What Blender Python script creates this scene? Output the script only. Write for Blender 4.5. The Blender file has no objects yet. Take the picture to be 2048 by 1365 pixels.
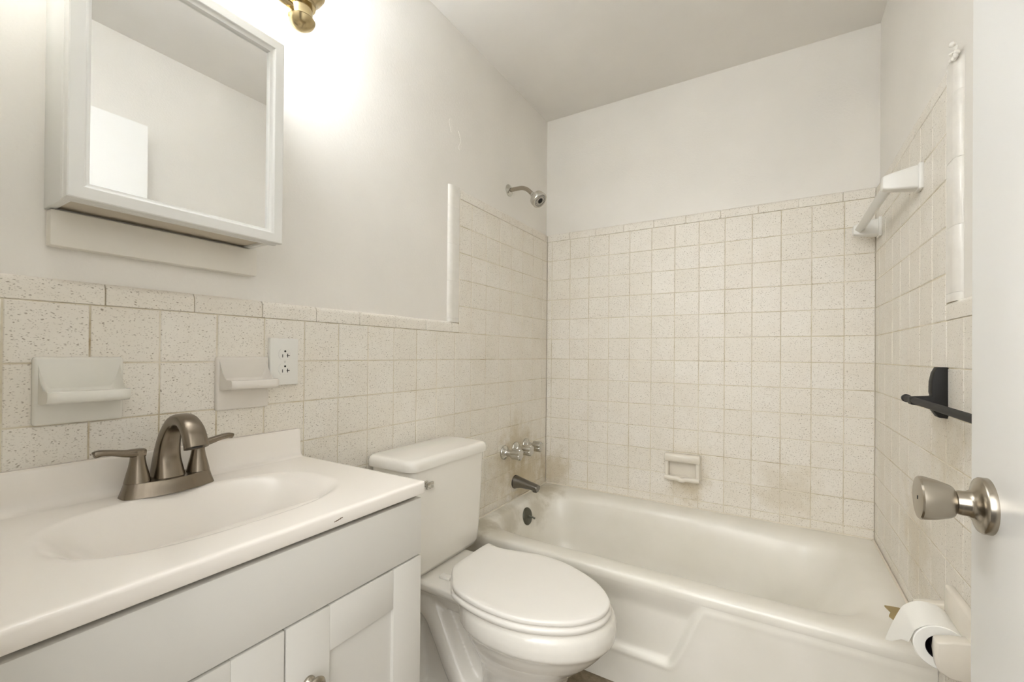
import bpy, bmesh, math, random
from mathutils import Vector, Matrix, noise

random.seed(7)
sc = bpy.context.scene
COL = sc.collection
PI = math.pi

# ------------------------------------------------------------------ camera
cam_d = bpy.data.cameras.new('camera')
cam = bpy.data.objects.new('camera', cam_d)
COL.objects.link(cam)
sc.camera = cam
CAM = Vector((1.1037, -2.2143, 1.0848))
yaw, pitch, roll = 0.5423, 0.0048, 0.0087
fw = Vector((-math.sin(yaw) * math.cos(pitch), math.cos(yaw) * math.cos(pitch), math.sin(pitch)))
rt = Vector((math.cos(yaw), math.sin(yaw), 0))
up = rt.cross(fw)
r2 = rt * math.cos(roll) + up * math.sin(roll)
u2 = up * math.cos(roll) - rt * math.sin(roll)
M = Matrix((r2, u2, -fw)).transposed().to_4x4()
M.translation = CAM
cam.matrix_world = M
cam_d.sensor_width = 36
cam_d.lens = 874.11 / 2048 * 36
cam_d.shift_x = 0.00035
cam_d.shift_y = 22.77 / 2048
cam_d.clip_start = 0.02

# ------------------------------------------------------------------ light, world, exposure
sc.view_settings.view_transform = 'Standard'
sc.view_settings.look = 'None'
sc.view_settings.gamma = 1
sc.view_settings.exposure = 0.63
sc.view_settings.use_curve_mapping = False
sc.cycles.max_bounces = 14
sc.cycles.diffuse_bounces = 8
sc.cycles.glossy_bounces = 5
sc.cycles.use_denoising = True
sc.cycles.sample_clamp_indirect = 6

world = bpy.data.worlds.new('world')
sc.world = world
world.use_nodes = True
wt = world.node_tree
bg = wt.nodes['Background']
bg.inputs['Strength'].default_value = 1.0
wtc = wt.nodes.new('ShaderNodeTexCoord')
wsx = wt.nodes.new('ShaderNodeSeparateXYZ')
wrp = wt.nodes.new('ShaderNodeValToRGB')          # bright sky above, dim ground below
wrp.color_ramp.elements[0].position = .47
wrp.color_ramp.elements[0].color = (0.12, 0.112, 0.10, 1)
wrp.color_ramp.elements[1].position = .56
wrp.color_ramp.elements[1].color = (1.7, 1.68, 1.64, 1)
wmr = wt.nodes.new('ShaderNodeMapRange')
wmr.inputs['From Min'].default_value = -1
wt.links.new(wtc.outputs['Generated'], wsx.inputs[0])
wt.links.new(wsx.outputs['Z'], wmr.inputs['Value'])
wt.links.new(wmr.outputs['Result'], wrp.inputs['Fac'])
wt.links.new(wrp.outputs['Color'], bg.inputs['Color'])

LAMP_STRENGTH = 21.5


def area_light(name, loc, target, sx, sy, power, color):
    d = bpy.data.lights.new(name, 'AREA')
    d.shape = 'RECTANGLE'
    d.size, d.size_y = sx, sy
    d.energy = power
    d.color = color
    o = bpy.data.objects.new(name, d)
    COL.objects.link(o)
    o.location = loc
    v = Vector(target) - Vector(loc)
    o.rotation_euler = v.to_track_quat('-Z', 'Y').to_euler()
    return o


# added fill light beyond the doorway, where the photographer stands
area_light('hall_fill', (0.95, -3.3, 1.75), (0.8, -0.5, 1.25), 1.4, 1.4, 19, (1.0, 0.985, 0.96))


# ------------------------------------------------------------------ colour helpers
def lin(c):
    c = c / 255.0
    return c / 12.92 if c <= 0.04045 else ((c + 0.055) / 1.055) ** 2.4


def rgb(r, g, b):
    return (lin(r), lin(g), lin(b), 1)


class NT:
    def __init__(self, name):
        self.m = bpy.data.materials.new(name)
        self.m.use_nodes = True
        self.t = self.m.node_tree
        self.b = self.t.nodes['Principled BSDF']

    def n(self, typ, **kw):
        nd = self.t.nodes.new(typ)
        for k, v in kw.items():
            if k.startswith('i_'):
                nd.inputs[k[2:].replace('_', ' ')].default_value = v
            else:
                setattr(nd, k, v)
        return nd

    def l(self, a, b):
        self.t.links.new(a, b)

    def co(self, kind='Object'):
        return self.n('ShaderNodeTexCoord').outputs[kind]

    def noise(self, vec, scale, detail=3, rough=.5):
        nd = self.n('ShaderNodeTexNoise')
        nd.inputs['Scale'].default_value = scale
        nd.inputs['Detail'].default_value = detail
        nd.inputs['Roughness'].default_value = rough
        self.l(vec, nd.inputs['Vector'])
        return nd.outputs['Fac']

    def ramp(self, fac, stops):
        nd = self.n('ShaderNodeValToRGB')
        el = nd.color_ramp.elements
        while len(el) < len(stops):
            el.new(.5)
        for e, (p, c) in zip(el, stops):
            e.position = p
            e.color = c
        self.l(fac, nd.inputs['Fac'])
        return nd.outputs['Color']

    def mix(self, fac, a, b, mode='MIX'):
        nd = self.n('ShaderNodeMix', data_type='RGBA', blend_type=mode)
        for s, v in ((nd.inputs[0], fac), (nd.inputs[6], a), (nd.inputs[7], b)):
            if hasattr(v, 'is_linked'):
                self.l(v, s)
            else:
                s.default_value = v
        return nd.outputs[2]

    def math(self, op, a, b=0.0):
        nd = self.n('ShaderNodeMath', operation=op)
        for s, v in ((nd.inputs[0], a), (nd.inputs[1], b)):
            if hasattr(v, 'is_linked'):
                self.l(v, s)
            else:
                s.default_value = v
        return nd.outputs[0]

    def bump(self, h, strength, dist):
        nd = self.n('ShaderNodeBump')
        nd.inputs['Strength'].default_value = strength
        nd.inputs['Distance'].default_value = dist
        self.l(h, nd.inputs['Height'])
        self.l(nd.outputs[0], self.b.inputs['Normal'])

    def color(self, c):
        s = self.b.inputs['Base Color']
        if hasattr(c, 'is_linked'):
            self.l(c, s)
        else:
            s.default_value = c

    def set(self, **kw):
        for k, v in kw.items():
            s = self.b.inputs[k.replace('_', ' ')]
            if hasattr(v, 'is_linked'):
                self.l(v, s)
            else:
                s.default_value = v


def paint(name, c, rough=.55, grain=170, strength=.12, mott=.03):
    t = NT(name)
    co = t.co()
    big = t.noise(co, 3.0, 4)
    d = tuple(max(0, x * (1 - mott * 2)) for x in c[:3]) + (1,)
    t.color(t.ramp(big, [(.3, d), (.7, c)]))
    t.set(Roughness=rough)
    t.bump(t.noise(co, grain, 3, .6), strength, .0015)
    return t.m


def glaze(name, c, rough=.12, mott=.03, scale=6.0, coat=0.0, spec=.5):
    t = NT(name)
    co = t.co()
    d = tuple(max(0, x * (1 - mott * 2)) for x in c[:3]) + (1,)
    t.color(t.ramp(t.noise(co, scale, 4), [(.3, d), (.7, c)]))
    t.set(Roughness=rough)
    t.b.inputs['Specular IOR Level'].default_value = spec
    if coat:
        t.b.inputs['Coat Weight'].default_value = coat
        t.b.inputs['Coat Roughness'].default_value = .06
    return t.m


def metal(name, c, rough=.25, brushed=0.0):
    t = NT(name)
    co = t.co()
    d = tuple(x * .95 for x in c[:3]) + (1,)
    t.color(t.ramp(t.noise(co, 12, 3), [(.3, d), (.7, c)]))
    t.set(Metallic=1.0)
    if brushed:
        mp = t.n('ShaderNodeMapping')
        mp.inputs['Scale'].default_value = (1, 1, .06)
        t.l(co, mp.inputs['Vector'])
        nz = t.noise(mp.outputs[0], 900, 2)
        t.set(Roughness=t.math('ADD', t.math('MULTIPLY', nz, brushed), rough))
    else:
        t.set(Roughness=rough)
    return t.m


def emit(name, c, s):
    t = NT(name)
    t.color(c)
    t.b.inputs['Emission Color'].default_value = c
    t.b.inputs['Emission Strength'].default_value = s
    return t.m


PAINT = rgb(231, 228, 222)
M = {}
M['wall'] = paint('warm_white_wall_paint', PAINT, .5, 120, .4)
M['back_paint'] = M['wall']
M['ceiling'] = paint('matte_ceiling_paint', rgb(231, 228, 223), .8, 120, .1)
M['trim_white'] = paint('white_semigloss_paint', rgb(236, 236, 232), .3, 90, .03, .01)
M['cab_white'] = paint('white_cabinet_lacquer', rgb(213, 211, 205), .38, 60, .03, .012)
M['door_white'] = paint('white_door_paint', rgb(238, 238, 236), .32, 60, .06, .01)
M['vinyl'] = paint('white_vinyl_frame', rgb(224, 224, 221), .35, 60, .02, .008)
M['board'] = paint('off_white_painted_board', rgb(226, 222, 213), .5, 90, .1, .02)
M['under'] = paint('unpainted_cabinet_bottom', rgb(205, 196, 180), .6, 60, .05, .05)
M['porcelain'] = glaze('white_vitreous_china', rgb(232, 229, 222), .1, .01, 4, .3)
M['seat'] = glaze('white_seat_plastic', rgb(233, 230, 224), .3, .006, 4)
M['dish_cool'] = glaze('cool_white_ceramic', rgb(226, 224, 216), .18, .03, 14)
M['dish_warm'] = glaze('pinkish_white_ceramic', rgb(224, 219, 211), .2, .03, 14)
M['dish_tub'] = glaze('cream_white_ceramic', rgb(228, 222, 210), .18, .04, 14)
M['plastic_white'] = glaze('white_plastic', rgb(226, 225, 220), .3, .005, 4)
M['counter'] = glaze('ivory_cultured_marble', rgb(238, 233, 226), .2, .012, 3, .2)
M['chrome'] = metal('polished_chrome', rgb(205, 203, 197), .1)
M['old_chrome'] = metal('dull_grey_chrome', rgb(128, 124, 118), .3)
M['zinc'] = metal('tarnished_overflow_metal', rgb(104, 104, 94), .42)
M['bronze_nickel'] = metal('dark_brushed_nickel', rgb(136, 126, 112), .27)
M['nickel'] = metal('satin_nickel', rgb(172, 164, 151), .24)
M['brass'] = metal('satin_brass', rgb(196, 178, 138), .24)
M['black'] = glaze('matte_black_metal', rgb(17, 15, 13), .6, .05, 10)
M['dark'] = glaze('dark_void', rgb(12, 11, 10), .6, 0, 4)
M['rubber'] = glaze('dark_rubber', rgb(44, 40, 42), .5, 0, 4)
M['caulk'] = paint('white_caulk', rgb(228, 220, 205), .5, 90, .2, .06)
M['paper'] = paint('white_tissue_paper', rgb(244, 243, 238), .9, 400, .12, .004)
M['card'] = paint('brown_card_core', rgb(120, 105, 88), .9, 100, .1)
M['spackle'] = paint('white_spackle', rgb(236, 233, 227), .7, 200, .4)

mt = NT('mirror_silver')
mt.color((.9, .905, .9, 1))
mt.set(Metallic=1.0, Roughness=.0)
M['mirror'] = mt.m
M['opal'] = emit('lit_opal_glass', (.93, .965, 1.0, 1), LAMP_STRENGTH)
M['bulb'] = emit('lit_bulb', (.95, .97, 1.0, 1), LAMP_STRENGTH)


# tub enamel with soap-scum and rust stains of their own
def tub_mat():
    t = NT('aged_white_tub_enamel')
    co = t.co()
    base = t.ramp(t.noise(co, 5, 4), [(.3, rgb(224, 221, 211)), (.7, rgb(232, 229, 221))])

    def spot(c, r):
        vs = t.n('ShaderNodeVectorMath', operation='DISTANCE')
        t.l(co, vs.inputs[0])
        vs.inputs[1].default_value = c
        nz = t.noise(co, 22, 4, .6)
        d = t.math('ADD', vs.outputs['Value'], t.math('MULTIPLY', t.math('SUBTRACT', nz, .5), r * 1.3))
        mr = t.n('ShaderNodeMapRange', interpolation_type='SMOOTHSTEP')
        t.l(d, mr.inputs['Value'])
        mr.inputs['From Min'].default_value = r
        mr.inputs['From Max'].default_value = r * .25
        return mr.outputs['Result']
    c = base
    for p, r, a in (((.06, -.10, .35), .12, .5), ((.06, -.50, .33), .12, .45), ((.05, -.70, .34), .12, .5), ((.07, -.26, .30), .10, .35)):
        c = t.mix(t.math('MULTIPLY', spot(p, r), a), c, rgb(150, 138, 108))
    t.color(c)
    t.set(Roughness=.3)
    t.b.inputs['Coat Weight'].default_value = .12
    t.b.inputs['Coat Roughness'].default_value = .08
    return t.m


M['tub'] = tub_mat()


# glazed speckled tile; per-tile tint comes from the 'tile' attribute
def tile_mat(name, stains=()):
    t = NT(name)
    co = t.co()
    at = t.n('ShaderNodeAttribute', attribute_name='tile')
    sp = t.n('ShaderNodeSeparateColor')
    t.l(at.outputs['Color'], sp.inputs[0])
    base = t.mix(sp.outputs[0], rgb(227, 222, 212), rgb(231, 227, 219))
    mott = t.noise(co, 9, 5, .6)
    base = t.mix(t.math('MULTIPLY', t.ramp(mott, [(.45, (0, 0, 0, 1)), (.75, (1, 1, 1, 1))]), .35), base, rgb(214, 205, 189))
    # fine dash-like speckles
    wob = t.n('ShaderNodeTexNoise')
    wob.inputs['Scale'].default_value = 60
    t.l(co, wob.inputs['Vector'])
    mp = t.n('ShaderNodeVectorMath', operation='MULTIPLY_ADD')
    t.l(wob.outputs['Color'], mp.inputs[0])
    mp.inputs[1].default_value = (.012, .012, .012)
    t.l(co, mp.inputs[2])
    mm = t.n('ShaderNodeMapping')
    mm.inputs['Scale'].default_value = (.75, .75, 1.25)
    t.l(mp.outputs[0], mm.inputs['Vector'])
    total = None
    for scale, lo, amt in ((185, .33, .8), (330, .38, .62)):
        v = t.n('ShaderNodeTexVoronoi')
        v.inputs['Scale'].default_value = scale
        t.l(mm.outputs[0], v.inputs['Vector'])
        dot = t.ramp(v.outputs['Distance'], [(.14, (1, 1, 1, 1)), (lo, (0, 0, 0, 1))])
        s2 = t.n('ShaderNodeSeparateColor')
        t.l(v.outputs['Color'], s2.inputs[0])
        thr = t.math('SUBTRACT', .40, t.math('MULTIPLY', sp.outputs[1], .36))
        keep = t.math('GREATER_THAN', s2.outputs[0], thr)
        m_ = t.math('MULTIPLY', t.math('MULTIPLY', dot, keep), t.math('MULTIPLY', s2.outputs[1], amt))
        total = m_ if total is None else t.math('MAXIMUM', total, m_)
    c = t.mix(total, base, rgb(118, 104, 80))
    for p, r, a in stains:
        vs = t.n('ShaderNodeVectorMath', operation='DISTANCE')
        t.l(co, vs.inputs[0])
        vs.inputs[1].default_value = p
        nz = t.noise(co, 16, 4, .6)
        d = t.math('ADD', vs.outputs['Value'], t.math('MULTIPLY', t.math('SUBTRACT', nz, .5), r * 1.6))
        mr = t.n('ShaderNodeMapRange', interpolation_type='SMOOTHSTEP')
        t.l(d, mr.inputs['Value'])
        mr.inputs['From Min'].default_value = r
        mr.inputs['From Max'].default_value = r * .2
        c = t.mix(t.math('MULTIPLY', mr.outputs['Result'], a), c, rgb(176, 157, 112))
    t.color(c)
    t.set(Roughness=.42)
    t.bump(t.noise(co, 130, 3), .1, .001)
    return t.m


M['tile'] = tile_mat('speckled_cream_tile', [((0, -.32, .60), .22, .45), ((0, -.22, .44), .22, .5), ((0, -.45, .52), .2, .3),
                                             ((.05, 0, .45), .14, .4), ((.74, 0, .47), .12, .35), ((1.15, 0, .5), .16, .25), ((.75, 0, .55), .14, .25),
                                             ((1.45, -.85, .88), .16, .35), ((1.45, -.6, .6), .2, .3)])


def grout_mat():
    t = NT('stained_grout')
    co = t.co()
    c = t.ramp(t.noise(co, 7, 6, .7), [(.30, rgb(168, 152, 120)), (.46, rgb(206, 197, 176)), (.66, rgb(226, 220, 206))])
    t.color(c)
    t.set(Roughness=.85)
    return t.m


M['trim_glaze'] = glaze('painted_highlit_edge_tile', rgb(228, 225, 218), .22, .04, 30)  # whiter for wall paint and for a glaze highlight put into the colour
M['grout'] = grout_mat()


def floor_mat():
    t = NT('brown_stone_floor_tile')
    co = t.co()
    br = t.n('ShaderNodeTexBrick', offset=.5)
    t.l(co, br.inputs['Vector'])
    br.inputs['Scale'].default_value = 1.0
    br.inputs['Brick Width'].default_value = .30
    br.inputs['Row Height'].default_value = .15
    br.inputs['Mortar Size'].default_value = .004
    br.inputs['Color1'].default_value = rgb(150, 137, 116)
    br.inputs['Color2'].default_value = rgb(138, 125, 104)
    br.inputs['Mortar'].default_value = rgb(84, 74, 60)
    nz = t.ramp(t.noise(co, 30, 6, .7), [(.3, rgb(170, 160, 140)), (.7, rgb(255, 255, 255))])
    t.color(t.mix(1.0, br.outputs['Color'], nz, 'MULTIPLY'))
    t.set(Roughness=.55)
    t.bump(br.outputs['Fac'], .4, -.003)
    return t.m


M['floor'] = floor_mat()

# shower face perforation
sf = NT('perforated_shower_face')
M['shower_face'] = glaze('grey_shower_face', rgb(196, 192, 184), .35, .02, 20)


# ------------------------------------------------------------------ mesh helpers
def finish(name, bm, mat, parent=None, angle=40, smooth=True):
    bmesh.ops.remove_doubles(bm, verts=bm.verts, dist=1e-5)
    bmesh.ops.recalc_face_normals(bm, faces=bm.faces)
    me = bpy.data.meshes.new(name)
    if smooth:
        for f in bm.faces:
            f.smooth = True
        lim = math.radians(angle)
        for e in bm.edges:
            if len(e.link_faces) == 2:
                e.smooth = e.calc_face_angle(0) < lim
            else:
                e.smooth = False
    bm.to_mesh(me)
    bm.free()
    mats = mat if isinstance(mat, (list, tuple)) else [mat]
    for m in mats:
        me.materials.append(m)
    o = bpy.data.objects.new(name, me)
    COL.objects.link(o)
    if parent is not None:
        o.parent = parent
        o.matrix_parent_inverse = Matrix.Translation(-root_loc(parent))
    return o


def root_loc(p):
    # meshes are built in room coordinates, so only an Empty at a thing's base is offset
    return Vector(p.location) if p.type == 'EMPTY' else Vector((0, 0, 0))


def BM():
    return bmesh.new()


def bx(bm, x0, x1, y0, y1, z0, z1, bev=0.0, seg=2, mi=0):
    """box between two corners, edges rounded by bev"""
    vs = [bm.verts.new((x, y, z)) for x in (x0, x1) for y in (y0, y1) for z in (z0, z1)]
    idx = [(0, 1, 3, 2), (4, 6, 7, 5), (0, 4, 5, 1), (2, 3, 7, 6), (0, 2, 6, 4), (1, 5, 7, 3)]
    fs = [bm.faces.new([vs[i] for i in q]) for q in idx]
    for f in fs:
        f.material_index = mi
    if bev:
        es = set(e for f in fs for e in f.edges)
        bmesh.ops.bevel(bm, geom=list(es), offset=bev, segments=seg, profile=.5, affect='EDGES', clamp_overlap=True)


def frame_of(axis):
    a = Vector(axis).normalized()
    h = Vector((0, 0, 1)) if abs(a.z) < .9 else Vector((0, 1, 0))
    s = h.cross(a).normalized()
    t = a.cross(s).normalized()
    return a, s, t


def lathe(bm, origin, axis, prof, n=32, flute=None, mi=0, sy=1.0):
    """revolve (distance along axis, radius) about an axis; flute=(count, depth, first, last)"""
    o = Vector(origin)
    a, s, t = frame_of(axis)
    rings = []
    for k, (d, r) in enumerate(prof):
        if r < 1e-6:
            rings.append([bm.verts.new(o + a * d)])
            continue
        ring = []
        for i in range(n):
            th = 2 * PI * i / n
            rr = r
            if flute and flute[2] <= k <= flute[3]:
                rr = r * (1 - flute[1] * (.5 + .5 * math.cos(flute[0] * th)) ** 3)
            ring.append(bm.verts.new(o + a * d + s * (rr * math.cos(th)) + t * (rr * sy * math.sin(th))))
        rings.append(ring)
    bridge(bm, rings, True, mi)
    for ring, flip in ((rings[0], True), (rings[-1], False)):
        if len(ring) > 2:
            f = bm.faces.new(ring[::-1] if flip else ring)
            f.material_index = mi


def bridge(bm, rings, closed, mi=0):
    for A, B in zip(rings, rings[1:]):
        if len(A) == 1 and len(B) == 1:
            continue
        n = max(len(A), len(B))
        m = n if closed else n - 1
        for i in range(m):
            j = (i + 1) % n
            if len(A) == 1:
                q = [A[0], B[i], B[j]]
            elif len(B) == 1:
                q = [A[i], A[j], B[0]]
            else:
                q = [A[i], A[j], B[j], B[i]]
            try:
                f = bm.faces.new(q)
                f.material_index = mi
            except ValueError:
                pass


def smooth_path(pts, n):
    """Catmull-Rom through points (tuples of any length), n samples per span"""
    out = []
    P = [tuple(p) for p in pts]
    for i in range(len(P) - 1):
        p0 = P[max(i - 1, 0)]
        p1, p2 = P[i], P[i + 1]
        p3 = P[min(i + 2, len(P) - 1)]
        for k in range(n):
            t = k / n
            out.append(tuple(.5 * ((2 * b) + (c - a) * t + (2 * a - 5 * b + 4 * c - d) * t * t + (3 * b - a - 3 * c + d) * t ** 3)
                             for a, b, c, d in zip(p0, p1, p2, p3)))
    out.append(P[-1])
    return out


def smooth_loop(pts, n):
    out = []
    m = len(pts)
    for i in range(m):
        p0, p1, p2, p3 = pts[i - 1], pts[i], pts[(i + 1) % m], pts[(i + 2) % m]
        for k in range(n):
            t = k / n
            out.append(tuple(.5 * ((2 * b) + (c - a) * t + (2 * a - 5 * b + 4 * c - d) * t * t + (3 * b - a - 3 * c + d) * t ** 3)
                             for a, b, c, d in zip(p0, p1, p2, p3)))
    return out


def sweep(bm, path, side=None, n=16, power=2.0, mi=0):
    """sweep a (super)ellipse along path of (x,y,z,half_normal,half_side); side = fixed side direction"""
    rings = []
    L = len(path)
    for i, p in enumerate(path):
        a = Vector(path[max(i - 1, 0)][:3])
        b = Vector(path[min(i + 1, L - 1)][:3])
        t = (b - a).normalized()
        if side is not None:
            s = Vector(side)
            s = (s - t * s.dot(t)).normalized()
        else:
            s = frame_of(t)[1]
        nn = s.cross(t).normalized()
        ring = []
        for k in range(n):
            th = 2 * PI * k / n
            c, d = math.cos(th), math.sin(th)
            c = math.copysign(abs(c) ** (2 / power), c)
            d = math.copysign(abs(d) ** (2 / power), d)
            ring.append(bm.verts.new(Vector(p[:3]) + nn * (p[3] * c) + s * (p[4] * d)))
        rings.append(ring)
    bridge(bm, rings, True, mi)
    for ring in (rings[0][::-1], rings[-1]):
        f = bm.faces.new(ring)
        f.material_index = mi


def tube(bm, pts, r, n=14, mi=0):
    sweep(bm, [tuple(p) + (r, r) for p in pts], None, n, 2, mi)


def loft(bm, loops, cap0=True, cap1=True, mi=0):
    rings = [[bm.verts.new(p) for p in lp] for lp in loops]
    bridge(bm, rings, True, mi)
    if cap0:
        bm.faces.new(rings[0][::-1]).material_index = mi
    if cap1:
        bm.faces.new(rings[-1]).material_index = mi


def rrect(x0, x1, y0, y1, r, z, n=6):
    """rounded rectangle loop at height z"""
    r = min(r, (x1 - x0) / 2 - 1e-4, (y1 - y0) / 2 - 1e-4)
    out = []
    for cx, cy, a0 in ((x1 - r, y1 - r, 0), (x0 + r, y1 - r, 90), (x0 + r, y0 + r, 180), (x1 - r, y0 + r, 270)):
        for k in range(n + 1):
            a = math.radians(a0 + 90 * k / n)
            out.append((cx + r * math.cos(a), cy + r * math.sin(a), z))
    return out


def prism(bm, poly, axis, a0, a1, bev=0.0, mi=0):
    """extrude polygon: axis 'y' -> poly is (x,z), axis 'x' -> (y,z), axis 'z' -> (x,y)"""
    def put(p, a):
        return {'y': (p[0], a, p[1]), 'x': (a, p[0], p[1]), 'z': (p[0], p[1], a)}[axis]
    A = [bm.verts.new(put(p, a0)) for p in poly]
    B = [bm.verts.new(put(p, a1)) for p in poly]
    fs = [bm.faces.new(A[::-1]), bm.faces.new(B)]
    n = len(poly)
    for i in range(n):
        fs.append(bm.faces.new([A[i], A[(i + 1) % n], B[(i + 1) % n], B[i]]))
    for f in fs:
        f.material_index = mi
    if bev:
        bmesh.ops.recalc_face_normals(bm, faces=fs)
        es = [e for e in set(e for f in fs for e in f.edges) if e.calc_face_angle(0) > .5]
        bmesh.ops.bevel(bm, geom=es, offset=bev, segments=2, profile=.5, affect='EDGES', clamp_overlap=True)


def thing(name, label, cat, loc, group=None):
    o = bpy.data.objects.new(name, None)
    COL.objects.link(o)
    o.empty_display_size = .05
    o.location = loc
    tag(o, label, cat, group)
    return o


def tag(o, label, cat, group=None):
    o['label'] = label
    o['category'] = cat
    if group:
        o['group'] = group
    return o


def structure(o):
    o['kind'] = 'structure'
    return o


def extra(o, label):
    o['label'] = label
    return o


# ------------------------------------------------------------------ dimensions
W = 1.4425            # tile face to tile face
T = .1095             # tile pitch
Z12 = .405            # lowest full grout line
ZT = Z12 + 12 * T     # 1.719 under the surround's top trim
ZW = Z12 + 7 * T      # 1.1715 under the wainscot cap
CAPH = .043
CEIL = 2.413
D = .014              # tile stands this proud of the painted wall
NEAR = -2.14

# ------------------------------------------------------------------ room shell
bm = BM(); bx(bm, -.12, W + .12, NEAR - .12, .12, -.1, 0)
structure(finish('floor', bm, M['floor'], smooth=False))
bm = BM(); bx(bm, -.12, W + .12, NEAR - .12, .12, CEIL, CEIL + .1)
structure(finish('ceiling', bm, M['ceiling'], smooth=False))
bm = BM(); bx(bm, -D - .1, -D, NEAR - .12, .12, 0, CEIL)
wall_left = structure(finish('wall_left', bm, M['wall'], smooth=False))
bm = BM(); bx(bm, -D, W + D, D, D + .1, 0, CEIL)
wall_back = structure(finish('wall_back', bm, M['back_paint'], smooth=False))
bm = BM(); bx(bm, W + D, W + D + .1, NEAR - .12, .12, 0, CEIL)
wall_right = structure(finish('wall_right', bm, M['wall'], smooth=False))
bm = BM()
DX0, DX1, DH = .62, 1.352, 2.035
bx(bm, -D, DX0, NEAR - .12, NEAR, 0, CEIL)
bx(bm, DX1, W + D, NEAR - .12, NEAR, 0, CEIL)
bx(bm, DX0, DX1, NEAR - .12, NEAR, DH, CEIL)
structure(finish('wall_front', bm, M['wall'], smooth=False))


# ------------------------------------------------------------------ tiling
def lines(first, lo, hi):
    k0 = math.floor((lo - first) / T) - 1
    out = [lo]
    k = k0
    while first + k * T < hi - .004:
        v = first + k * T
        if v > lo + .004:
            out.append(v)
        k += 1
    out.append(hi)
    return out


def tile_field(name, parent, to3, rects, u_first, inv, seed):
    """to3(u, v, depth) -> point; one bevelled tile per grid cell, grout bed behind"""
    rnd = random.Random(seed)
    bm = BM()
    lay = bm.loops.layers.float_color.new('tile')
    g, b = .0014, .0013
    for (u0, u1, v0, v1) in rects:
        us, vs = lines(u_first, u0, u1), lines(Z12, v0, v1)
        for i in range(len(us) - 1):
            for j in range(len(vs) - 1):
                a0, a1, c0, c1 = us[i] + g, us[i + 1] - g, vs[j] + g, vs[j + 1] - g
                if a1 - a0 < .006 or c1 - c0 < .006:
                    continue
                d0 = rnd.uniform(-.0003, .0003)
                tl = [rnd.uniform(-.0003, .0003) for _ in range(2)]
                P = []
                for inset, dep in ((0, -.004), (0, -.0012), (b, 0)):
                    ring = []
                    for (uu, vv, su, sv) in ((a0 + inset, c0 + inset, -1, -1), (a1 - inset, c0 + inset, 1, -1),
                                             (a1 - inset, c1 - inset, 1, 1), (a0 + inset, c1 - inset, -1, 1)):
                        ring.append(bm.verts.new(to3(uu, vv, dep + d0 + su * tl[0] + sv * tl[1])))
                    P.append(ring)
                fs = [bm.faces.new(P[2])]
                for A, B in ((P[0], P[1]), (P[1], P[2])):
                    for k in range(4):
                        fs.append(bm.faces.new([A[k], A[(k + 1) % 4], B[(k + 1) % 4], B[k]]))
                col = (rnd.random(), rnd.random() ** 2.2, rnd.random(), 1)
                for f in fs:
                    for l in f.loops:
                        l[lay] = col
    o = finish(name, bm, M['tile'], parent, 25)
    bm = BM()
    for (u0, u1, v0, v1) in rects:
        c = [to3(u, v, d) for d in (-D, -.0014) for (u, v) in ((u0, v0), (u1, v0), (u1, v1), (u0, v1))]
        vv = [bm.verts.new(p) for p in c]
        for q in ((0, 1, 2, 3), (4, 5, 6, 7), (0, 1, 5, 4), (1, 2, 6, 5), (2, 3, 7, 6), (3, 0, 4, 7)):
            bm.faces.new([vv[k] for k in q])
    finish('grout_bed', bm, M['grout'], parent, smooth=False)
    return o


def cap_run(name, parent, place, a0, a1, first, seed, L=.1505, mat=None, h=CAPH, rad=.013):
    """bullnose trim pieces along a run; place(along, across, depth) -> point (across 0..h)"""
    rnd = random.Random(seed)
    bm = BM()
    lay = bm.loops.layers.float_color.new('tile')
    prof = [(0.001, -.004), (0.001, -.001), (.002, 0)]
    for k in range(7):
        a = PI / 2 * k / 6
        prof.append((h - rad + rad * math.sin(a), min(rad, D) * (math.cos(a) - 1)))
    prof.append((h, -D - .001))
    cuts = [a0]
    k = math.floor((a0 - first) / L)
    while first + k * L < a1 - .004:
        if first + k * L > a0 + .004:
            cuts.append(first + k * L)
        k += 1
    cuts.append(a1)
    for p, q in zip(cuts, cuts[1:]):
        dz = rnd.uniform(-.0004, .0004)
        rings = []
        gp, sk = (.0009, .0008) if mat is None else (.0002, .0003)
        for al, sh in ((p + gp, sk), (p + .002, 0), (q - .002, 0), (q - gp, sk)):
            rings.append([bm.verts.new(place(al, u - (sh if u > .01 else -sh), dpt + dz - sh)) for u, dpt in prof])
        col = (rnd.random(), rnd.random() ** 2.2, rnd.random(), 1)
        n0 = len(bm.faces)
        bridge(bm, rings, False)
        bm.faces.new(rings[0]); bm.faces.new(rings[-1][::-1])
        bm.faces.ensure_lookup_table()
        for f in bm.faces[n0:]:
            for l in f.loops:
                l[lay] = col
    o = finish(name, bm, mat or M['tile'], parent, 30)
    bm = BM()
    hb = h - rad * .75
    pts = [(al, ac, dp) for dp in (-D, -.0035) for (al, ac) in ((a0, 0), (a1, 0), (a1, hb), (a0, hb))]
    vv = [bm.verts.new(place(*p)) for p in pts]
    for q in ((0, 1, 2, 3), (4, 5, 6, 7), (0, 1, 5, 4), (1, 2, 6, 5), (2, 3, 7, 6), (3, 0, 4, 7)):
        bm.faces.new([vv[k] for k in q])
    finish('grout_bed', bm, M['grout'] if mat is None else M['caulk'], o, smooth=False)
    return o


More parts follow.
